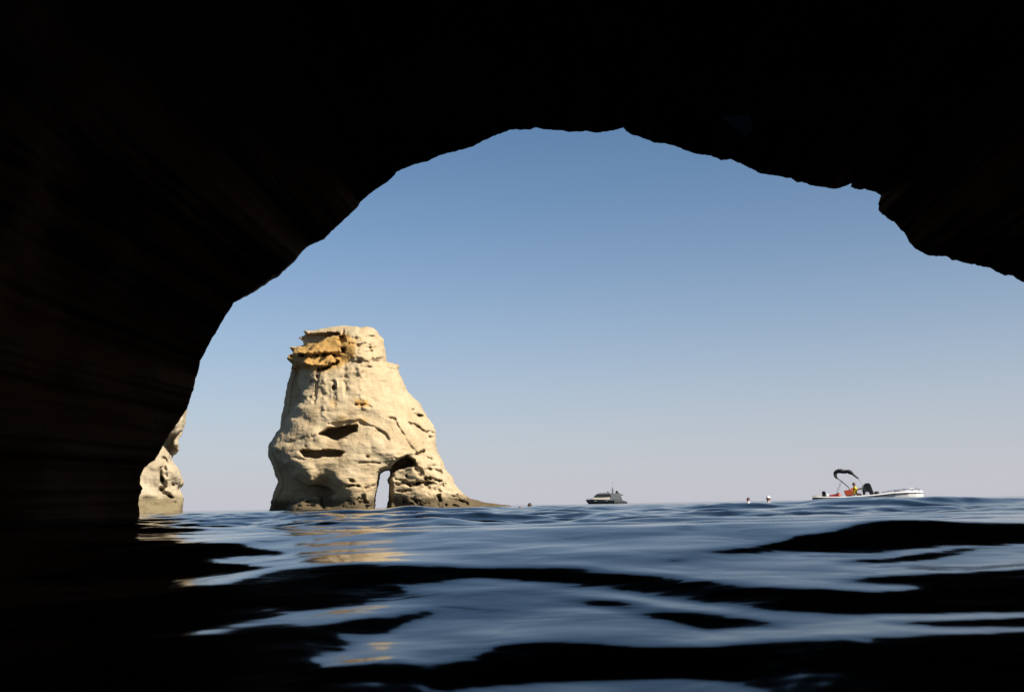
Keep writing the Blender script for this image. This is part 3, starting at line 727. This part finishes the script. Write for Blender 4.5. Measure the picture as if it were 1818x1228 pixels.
M_SKIN = paint('tanned_skin', (.26, .12, .065), .55, .1, 12)
M_HAIRD = paint('dark_brown_hair', (.035, .016, .010), .6, .3, 30)
M_YEL = paint('yellow_cloth', (.50, .45, .015), .8, .1, 8)
M_ORG = paint('orange_cloth', (.50, .13, .015), .8, .1, 8)
M_WHITE = paint('white_gelcoat', (.58, .56, .54), .25, .05, 2)
M_BLACK = paint('black_canvas', (.005, .005, .006), .85, .4, 7, bump=.02)
M_GRIT = paint('dark_plastic', (.009, .010, .011), .35, .3, 9)
M_RED = paint('red_vinyl', (.24, .016, .012), .5, .15, 5)
M_STEEL = paint('steel_tube', (.16, .17, .18), .3, .1, 9, metal=.8)
M_GREY = paint('grey_hull_paint', (.075, .083, .085), .5, .15, .6)
M_GLASS = paint('tinted_glass', (.008, .010, .012), .08, .2, 2)
M_NAVY = paint('black_hull_paint', (.010, .012, .014), .22, .3, .8)
M_CREAM = paint('cream_deck', (.32, .29, .24), .5, .1, 1)
M_CLOTHW = paint('wet_white_cloth', (.70, .66, .62), .6, .05, 9)

def face_parts(root, hx, hy, hz, s, yaw, hair, hairlen=0):
    """nose, ears, eyes and mouth set on the head; direction of gaze = yaw"""
    c, n = math.cos(yaw), math.sin(yaw)
    def P(f, l, u_): return (hx + (f * c - l * n) * s, hy + (f * n + l * c) * s, hz + u_ * s)
    q = Parts(); q.ball(P(.098, 0, -.012), .016 * s, 8, 6); q.tube([P(.090, 0, .03), P(.102, 0, -.01)], [.008 * s, .014 * s], 6); q.build('nose', M_SKIN, root, True)
    for l in (-.036, .036):
        Parts().ball(P(.080, l, .018), .011 * s, 8, 6).build('eye', M_HAIRD, root, True)
        Parts().ball(P(0, l * 2.25, 0), (.02 * s, .016 * s, .03 * s), 8, 6).build('ear', M_SKIN, root, True)
    Parts().tube([P(.080, -.022, -.052), P(.088, 0, -.052), P(.080, .022, -.052)], .006 * s, 6).build('mouth', M_RED, root, True)

def swimmer(px, py, Y, zhead, yaw, cap_mat, label, shirt=None, arms='wide', cap_tilt=.0, grp=None):
    p = at(px, py, Y); root = empty('person', (float(p[0]), Y, 0)); tag(root, label, 'person', grp)
    c, n = math.cos(yaw), math.sin(yaw)
    def P(f, l, u_): return (f * c - l * n, f * n + l * c, zhead + u_)
    J = [(P(0, 0, -.62), (.15, .12)), (P(0, 0, -.40), (.15, .12)), (P(0, 0, -.26), (.13, .11)), (P(0, 0, -.16), (.055, .055)), (P(.01, 0, -.085), (.062, .058)), (P(.012, 0, -.01), (.085, .078)), (P(.008, 0, .075), (.066, .066)),
         (P(0, .19, -.27), .062), (P(.0, -.19, -.27), .062)]
    B = [(0, 1), (1, 2), (2, 3), (3, 4), (4, 5), (5, 6), (2, 7), (2, 8)]
    if arms == 'wide':
        J += [(P(.10, .36, -.32), .045), (P(.26, .40, -.28), .035), (P(.34, .38, -.25), (.035, .02)), (P(.10, -.36, -.32), .045), (P(.26, -.40, -.28), .035), (P(.34, -.38, -.25), (.035, .02))]
    else:
        J += [(P(.26, .26, -.16), .045), (P(.47, .20, -.06), .036), (P(.60, .12, -.13), (.036, .02)), (P(.0, -.36, -.40), .045), (P(.2, -.38, -.42), .035), (P(.28, -.36, -.42), (.035, .02))]
    B += [(7, 9), (9, 10), (10, 11), (8, 12), (12, 13), (13, 14)]
    J += [(P(-.05, .1, -.9), .085), (P(0, .1, -1.3), .06), (P(-.1, .12, -1.7), .04), (P(-.05, -.1, -.9), .085), (P(.1, -.1, -1.3), .06), (P(0, -.12, -1.7), .04)]
    B += [(0, 15), (15, 16), (16, 17), (0, 18), (18, 19), (19, 20)]
    skin_body('body', J, B, M_SKIN, root)
    face_parts(root, 0, 0, zhead, 1.0, yaw, M_HAIRD)
    hp = P(-.018, 0, .035)
    Parts().ball(hp, (.098, .094, .098), 16, 10).build('hair', M_HAIRD, root, True)
    if cap_mat:
        cpq = P(-.012 + cap_tilt, 0, .062); Parts().ball(cpq, (.100, .098, .092), 16, 10).build('cap', cap_mat, root, True)
    if shirt:
        q = Parts(); q.tube([P(0, -.22, -.275), P(-.01, 0, -.245), P(0, .22, -.275)], [.075, .115, .075], 10); q.tube([P(0, 0, -.24), P(0, 0, -.6)], [.135, .16], 12)
        q.build('shirt', shirt, root, True)
    return root

# ------------------------------------------------------------------ speedboat
def speedboat():
    Y = 63.0; k = Y / FPX; c0 = at(1540, 900, Y)
    root = empty('speedboat', (float(c0[0]), Y, 0.0), R(-19.6))
    tag(root, 'small white open speedboat with folded black bimini and red seats', 'speedboat')
    yh = 882.6
    def X(px): return (px - 1540) * k * .942
    def Z(py): return H + (yh - py) * k
    def P(px, py, y=0.0): return (X(px), y, Z(py))
    secs = []; xs = [1444, 1452, 1475, 1510, 1550, 1590, 1612, 1626, 1634, 1638]
    gun = [877.5, 877, 878, 878, 876, 872.3, 871.6, 871.6, 872.0, 872.8]; hw = [.86, .95, 1.02, 1.05, 1.05, .96, .76, .50, .24, .05]
    for x, g, wd in zip(xs, gun, hw):
        z = Z(g); kz = -.30 + .55 * max(0, (x - 1590) / 48.) ** 1.6
        secs.append([(X(x), -wd, z), (X(x), -wd * 1.03, z - .07), (X(x) - .0, -wd * .82, z * .35 + kz * .45), (X(x), -wd * .3, kz * .9), (X(x), 0, kz), (X(x), wd * .3, kz * .9), (X(x), wd * .82, z * .35 + kz * .45), (X(x), wd * 1.03, z - .07), (X(x), wd, z), (X(x), wd * .8, z - .03), (X(x), 0, z - .04), (X(x), -wd * .8, z - .03)])
    Parts().loft(secs).build('hull', M_WHITE, root, False, .02)
    for s in (-1, 1):
        q = Parts(); q.tube([(X(x), s * (wd * 1.05), Z(g) - .085) for x, g, wd in zip(xs, gun, hw)], .025, 6); q.build('rub_rail', M_GRIT, root)
    # foredeck
    Parts().loft([[(X(x), -wd * .8, Z(g) + .0), (X(x), 0, Z(g) + .07), (X(x), wd * .8, Z(g)), (X(x), 0, Z(g) - .06)] for x, g, wd in list(zip(xs, gun, hw))[5:]]).build('foredeck', M_WHITE, root, True)
    # bow rail
    for s in (-1, 1):
        q = Parts(); q.tube([P(1566, 872.8, s * .98), P(1578, 870.5, s * .92), P(1594, 868.6, s * .85), P(1612, 867.0, s * .66), P(1625, 866.6, s * .42), P(1630, 867.5, s * .22), P(1633, 871.5, s * .12)], .016, 6)
        q.build('bow_rail', M_STEEL, root, True)
        for x, t, b, yy in ((1590, 869, 872.5, .86), (1606, 867.5, 871.8, .7), (1620, 866.8, 871.7, .5)):
            Parts().tube([P(x, t, s * yy), P(x - 1, b, s * yy)], .012, 6).build('rail_post', M_STEEL, root)
    # outboard engine: cowl, leg
    eng = Parts().prism([(X(1461), Z(868.5)), (X(1466), Z(867.8)), (X(1467.5), Z(871)), (X(1469.5), Z(877)), (X(1468.5), Z(880.5)), (X(1462), Z(880.5)), (X(1461), Z(874))], -.17, .17, .18).build('outboard_engine', M_GRIT, root, False, .03)
    Parts().prism([(X(1457), Z(880.5)), (X(1462), Z(880.5)), (X(1460), -.35), (X(1457), -.35)], -.05, .05).build('engine_leg', M_GRIT, eng)
    Parts().prism([(X(1444), Z(876)), (X(1449), Z(874.3)), (X(1459), Z(874.6)), (X(1461), Z(878.5)), (X(1444), Z(879))], -.62, .62, .1).build('swim_platform', M_CREAM, root, False, .03)
    Parts().ball(P(1470.2, 875, -.35), (.10, .14, .16)).build('fender', M_WHITE, root, True)
    # seats
    s1 = Parts(); s1.prism([(X(1474.5), Z(880)), (X(1475), Z(875)), (X(1486), Z(873.4)), (X(1491.5), Z(873)), (X(1492.5), Z(880))], -.75, .75, .04)
    a = s1.build('stern_seat', M_RED, root, False, .03); Parts().prism([(X(1487), Z(873.2)), (X(1490), Z(871)), (X(1494), Z(873)), (X(1495), Z(877)), (X(1490), Z(878))], -.5, .5, .08).build('cushion', paint('pink_cushion', (.5, .15, .10), .7), root, False, .03)
    s2 = Parts(); s2.prism([(X(1500.5), Z(868)), (X(1512), Z(865.8)), (X(1516), Z(864.6)), (X(1517), Z(876)), (X(1502.5), Z(876))], -.32, .32, .06)
    s2.build('helm_seat', paint('orange_red_vinyl', (.26, .034, .010), .55), root, False, .03)
    Parts().prism([(X(1504), Z(876)), (X(1516), Z(876)), (X(1515), Z(881)), (X(1505), Z(881))], -.15, .15).build('seat_base', M_GRIT, root)
    # console with screen and wheel
    con = Parts().prism([(X(1533.5), Z(876)), (X(1533.5), Z(868)), (X(1535), Z(860)), (X(1539), Z(856)), (X(1546), Z(855.4)), (X(1548.5), Z(858)), (X(1552.5), Z(871)), (X(1553.5), Z(876)), (X(1546), Z(876)), (X(1544), Z(871)), (X(1539), Z(870.5)), (X(1537.5), Z(876))], -.42, .42, .05).build('console', M_GRIT, root, False, .02)
    q = Parts(); q.tube([(X(1533.0) + .03 * math.sin(t), .19 * math.cos(t), Z(865) + .19 * math.sin(t)) for t in np.linspace(0, 2 * math.pi, 20)], .014, 6); q.build('steering_wheel', M_GRIT, con, True)
    Parts().ball(P(1558, 873), (.16, .34, .11)).build('bag', M_BLACK, root, True)
    # folded bimini: a bundle across the beam on two frames
    path = [(1489.5, 846, 1.3), (1487.2, 842, 2.3), (1486.6, 838, 2.6), (1489, 834.4, 2.9), (1493, 833.0, 3.3), (1498, 833.4, 3.9), (1503, 834.6, 2.9), (1508, 834.2, 2.6), (1512, 835.0, 3.7), (1516, 836.8, 3.0), (1519, 840, 1.7), (1523, 843.5, 1.2), (1527.5, 847, 1.1)]
    pp = np.array(path); tt = np.linspace(0, len(pp) - 1, 40); xi = np.interp(tt, range(len(pp)), pp[:, 0]); yi = np.interp(tt, range(len(pp)), pp[:, 1]); wi = np.interp(tt, range(len(pp)), pp[:, 2])
    q = Parts(); secs = []
    for j, y in enumerate(np.linspace(-.98, .98, 22)):
        top = []; bot = []
        sag = .02 * math.cos(y * 3.2)
        for i in range(40):
            tx = xi[min(i + 1, 39)] - xi[max(i - 1, 0)]; ty = yi[min(i + 1, 39)] - yi[max(i - 1, 0)]; l = math.hypot(tx, ty)
            nx, ny = -ty / l, tx / l; wv = wi[i] * .72 * (1 + .22 * math.sin(i * 1.7 + j * 1.1) + .12 * math.sin(i * .9 - j * 2.3))
            top.append((X(xi[i] + nx * wv), y, Z(yi[i] + ny * wv) + sag)); bot.append((X(xi[i] - nx * wv), y, Z(yi[i] - ny * wv) + sag))
        secs.append(top + bot[::-1])
    q.loft(secs); q.build('bimini_canvas', M_BLACK, root, True)
    for s in (-1, 1):
        Parts().tube([P(1489, 845, s * .95), P(1497, 851, s * .98), P(1508, 861, s * 1.0), P(1514, 868, s * 1.02), P(1519, 877, s * 1.02)], .022, 6).build('bimini_pole', M_GRIT, root, True)
        Parts().tube([P(1497, 851, s * .98), P(1494, 858, s * 1.0), P(1489, 868, s * 1.0), P(1486, 877, s * 1.02)], .009, 6).build('bimini_strap', M_GREY, root, True)
        Parts().tube([P(1526, 846, s * .95), P(1533, 855, s * 1.0), P(1541, 875, s * 1.02)], .008, 6).build('bimini_strap', M_GREY, root, True)
    # the helmsman sits on the helm seat
    yaw = 0.0
    man = empty('person', (float(c0[0]), Y, 0.0), R(-19.6)); tag(man, 'person in yellow and orange top sitting at the helm of the white speedboat', 'person')
    def Q_(px, py, y): return P(px, py, y)
    J = [(Q_(1518, 874.5, 0), (.17, .15)), (Q_(1518.5, 870, 0), (.15, .13)), (Q_(1519.5, 865.5, 0), (.16, .12)), (Q_(1520.2, 863.2, 0), (.12, .10)), (Q_(1519.8, 861.4, 0), (.055, .055)), (Q_(1519.6, 859.6, 0), (.075, .07)), (Q_(1519.6, 857.6, 0), (.095, .085)), (Q_(1519.2, 855.4, 0), (.07, .07)),
         (Q_(1520.5, 863.5, -.19), .062), (Q_(1524.5, 865.8, -.27), .048), (Q_(1530, 864.8, -.22), .038), (Q_(1533, 864.0, -.16), (.04, .025)),
         (Q_(1520.5, 863.5, .19), .062), (Q_(1524.5, 866.5, .27), .048), (Q_(1530, 865.4, .22), .038), (Q_(1533, 864.4, .16), (.04, .025)),
         (Q_(1524, 875, -.13), .085), (Q_(1530, 874.6, -.15), .068), (Q_(1530.8, 880, -.15), .052), (Q_(1530.5, 885, -.15), .04), (Q_(1535, 885.6, -.16), .035),
         (Q_(1524, 875, .13), .085), (Q_(1530, 874.6, .15), .068), (Q_(1530.8, 880, .15), .052), (Q_(1530.5, 885, .15), .04), (Q_(1535, 885.6, .16), .035)]
    B = [(0, 1), (1, 2), (2, 3), (3, 4), (4, 5), (5, 6), (6, 7), (3, 8), (8, 9), (9, 10), (10, 11), (3, 12), (12, 13), (13, 14), (14, 15), (0, 16), (16, 17), (17, 18), (18, 19), (19, 20), (0, 21), (21, 22), (22, 23), (23, 24), (24, 25)]
    skin_body('body', J, B, M_SKIN, man)
    hx, hz = X(1519.6), Z(857.6)
    face_parts(man, hx, 0, hz, 1.0, 0.0, M_HAIRD)
    Parts().ball((hx - .022, 0, hz + .03), (.102, .10, .10), 16, 10).build('hair', M_HAIRD, man, True)
    q = Parts(); q.tube([Q_(1518, 874.5, 0), Q_(1518.5, 870, 0), Q_(1519.8, 865.5, 0), Q_(1520.6, 862.3, 0)], [.19, .18, .185, .09], 14)
    for s in (-1, 1): q.tube([Q_(1520.3, 863.2, s * .10), Q_(1520.8, 864, s * .2), Q_(1523.6, 866, s * .26)], [.085, .082, .07], 10)
    q.build('shirt', M_YEL, man, True)
    Parts().prism([(X(1513), Z(863.8)), (X(1517.8), Z(862.8)), (X(1518.6), Z(866)), (X(1518), Z(871)), (X(1513.6), Z(872))], -.2, .2, .15).build('life_vest', M_ORG, man, False, .02)
    Parts().tube([Q_(1517.5, 875.3, 0), Q_(1520, 875.3, 0)], [.2, .19], 12).build('shorts', M_GRIT, man, True)
    for s in (-1, 1):
        for i, (dx, ln) in enumerate(((-.03, .07), (-.01, .08), (.012, .078), (.032, .062))):
            x, y, z = Q_(1533.2, 864.2, s * .16); Parts().tube([(x, y + dx, z), (x + ln * .6, y + dx, z + .01), (x + ln * .8, y + dx, z - .03)], .009, 5).build('finger', M_SKIN, man, True)
    return root
speedboat()

# ------------------------------------------------------------------ the motor yacht
def yacht():
    Y = 600.0; k = Y / FPX; c0 = at(1075, 892, Y)
    root = empty('motor_yacht', (float(c0[0]), Y, 0.0), 0.0)
    tag(root, 'distant black and grey motor yacht with radar mast, heading left on the horizon', 'yacht')
    yh = 614 + 0; d0 = at(1075, 891, Y)
    # horizon row at this column
    rows = np.linspace(860, 920, 601); zz = at(np.full(601, 1075.), rows, Y)[:, 2]; yh = rows[np.argmin(np.abs(zz - H))]
    off = yh - 891.2
    def X(px): return (px - 1075) * k
    def Z(py): return H + (yh - (py + off)) * k
    # hull: bow on the left
    def hull(xa, gun, hw, name, mat, keel=-1.0, drop=3.4):
        secs = []
        for x, g, wd in zip(xa, gun, hw):
            z = Z(g); f = max(0, (1046 - x) / 6.)
            kz = keel + f * 1.6
            secs.append([(X(x), -wd, z), (X(x) + f * .9, -wd * .92, z * .45), (X(x) + f * 1.5, -wd * .55, kz), (X(x) + f * 1.5, wd * .55, kz), (X(x) + f * .9, wd * .92, z * .45), (X(x), wd, z)])
        return Parts().loft(secs).build(name, mat, root, False, .05)
    hull([1040, 1041.5, 1045, 1052, 1064, 1080, 1089.5], [884.6, 884.4, 884.0, 883.8, 884.4, 885.2, 885.8], [.08, .7, 1.7, 2.5, 2.9, 3.0, 3.0], 'hull', M_NAVY)
    hull([1089.6, 1096, 1103, 1107, 1112.5], [884.6, 884.8, 885.4, 887.2, 889.0], [3.0, 3.0, 2.9, 2.8, 2.7], 'stern_hull', M_GREY)
    for x in (1056, 1058, 1074.8, 1077): Parts().prism([(X(x) - .2, Z(886.9)), (X(x) + .3, Z(886.9)), (X(x) + .3, Z(886.3)), (X(x) - .2, Z(886.3))], -3.02, -2.86).build('porthole', M_CREAM, root)
    # deck house
    Parts().prism([(X(1049), Z(884.2)), (X(1053), Z(881.2)), (X(1080.5), Z(880.0)), (X(1083), Z(881)), (X(1083), Z(884.8))], -2.3, 2.3, .03).build('main_deck_house', M_CREAM, root, False, .08)
    Parts().prism([(X(1083), Z(885)), (X(1083), Z(876)), (X(1088), Z(874.6)), (X(1098), Z(875)), (X(1101.6), Z(877)), (X(1102.6), Z(880)), (X(1104), Z(885.2))], -2.5, 2.5, .05).build('aft_house', M_GREY, root, False, .1)
    Parts().prism([(X(1053.8), Z(880.6)), (X(1056), Z(877.6)), (X(1059.5), Z(875.4)), (X(1066), Z(874.9)), (X(1083), Z(874.9)), (X(1083), Z(880.3)), (X(1068), Z(880.8))], -2.42, 2.42, .03).build('wheelhouse_windows', M_GLASS, root, False, .05)
    for x in (1063, 1069.5, 1076): Parts().prism([(X(x), Z(879.8)), (X(x) + .16, Z(879.8)), (X(x) + .5, Z(875.2)), (X(x) + .3, Z(875.2))], -2.46, -2.3).build('window_mullion', M_GRIT, root)
    Parts().prism([(X(1058.5), Z(875.3)), (X(1062), Z(874.2)), (X(1100), Z(874.0)), (X(1106.8), Z(877.4)), (X(1104.5), Z(878.1)), (X(1097), Z(875.2)), (X(1083), Z(874.9))], -2.3, 2.3, .05).build('upper_deck', M_GREY, root, False, .05)
    Parts().prism([(X(1062), Z(874.2)), (X(1063), Z(873.2)), (X(1071), Z(872.6)), (X(1078), Z(872.3)), (X(1087), Z(873.2)), (X(1088), Z(874.2))], -1.8, 1.8, .1).build('flybridge', paint('smoky_screen', (.13, .13, .14), .3), root, False, .05)
    m = Parts(); m.prism([(X(1087), Z(874)), (X(1089.6), Z(874)), (X(1088.5), Z(868.2)), (X(1087.6), Z(868.2))], -.25, .25); m.tube([(X(1087.9), 0, Z(869)), (X(1087.9), 0, Z(863.2))], [.14, .07], 6)
    mast = m.build('radar_mast', M_GRIT, root)
    Parts().prism([(X(1084.3), Z(868.6)), (X(1091), Z(868.6)), (X(1091), Z(867.9)), (X(1084.3), Z(867.9))], -.2, .2).build('radar_scanner', M_GRIT, mast)
    Parts().ball((X(1088), 0, Z(865)), .35).build('mast_light', M_GRIT, mast, True)
    Parts().tube([(X(1088), 0, Z(863.6)), (X(1088.3), 0, Z(853))], .035, 5).build('antenna', M_GREY, mast)
    Parts().ball((X(1079.8), -.6, Z(871.3)), (.45, .45, .5)).build('satellite_dome', M_GREY, root, True)
    Parts().ball((X(1095.6), .2, Z(871.6)), (.8, .8, .75)).build('satellite_dome', M_GRIT, root, True)
    Parts().prism([(X(1092), Z(874.2)), (X(1093), Z(872.8)), (X(1098.5), Z(872.8)), (X(1099.5), Z(874.2))], -.9, .9, .1).build('dome_base', M_GRIT, root)
    q = Parts()
    for s in (-1, 1):
        q.tube([(X(1042), s * .8, Z(882.8)), (X(1047), s * 2, Z(882.3)), (X(1052), s * 2.5, Z(882.2))], .05, 5)
        for x, yy in ((1042, .8), (1044.5, 1.5), (1047, 2.0), (1049.5, 2.3), (1052, 2.5)): q.tube([(X(x), s * yy, Z(882.5)), (X(x), s * yy, Z(884.2))], .04, 5)
    q.build('bow_rail', M_STEEL, root)
    return root
yacht()

# ------------------------------------------------------------------ swimmers
G = 'swimmers between the cave and the boats'
swimmer(1363.5, 880, 52.0, .30, math.pi - .35, M_CLOTHW, 'swimmer in white cap, larger of the two left of the white speedboat', shirt=M_CLOTHW, grp=G)
swimmer(1328, 884, 66.0, .31, math.pi - .2, None, 'small far swimmer in white top, left of the one wearing a white cap', shirt=M_CLOTHW, grp=G)
swimmer(940, 894, 52.0, .19, math.pi - .1, None, 'dark haired swimmer low in the water just right of the rock stack', shirt=None, arms='crawl', grp=G)
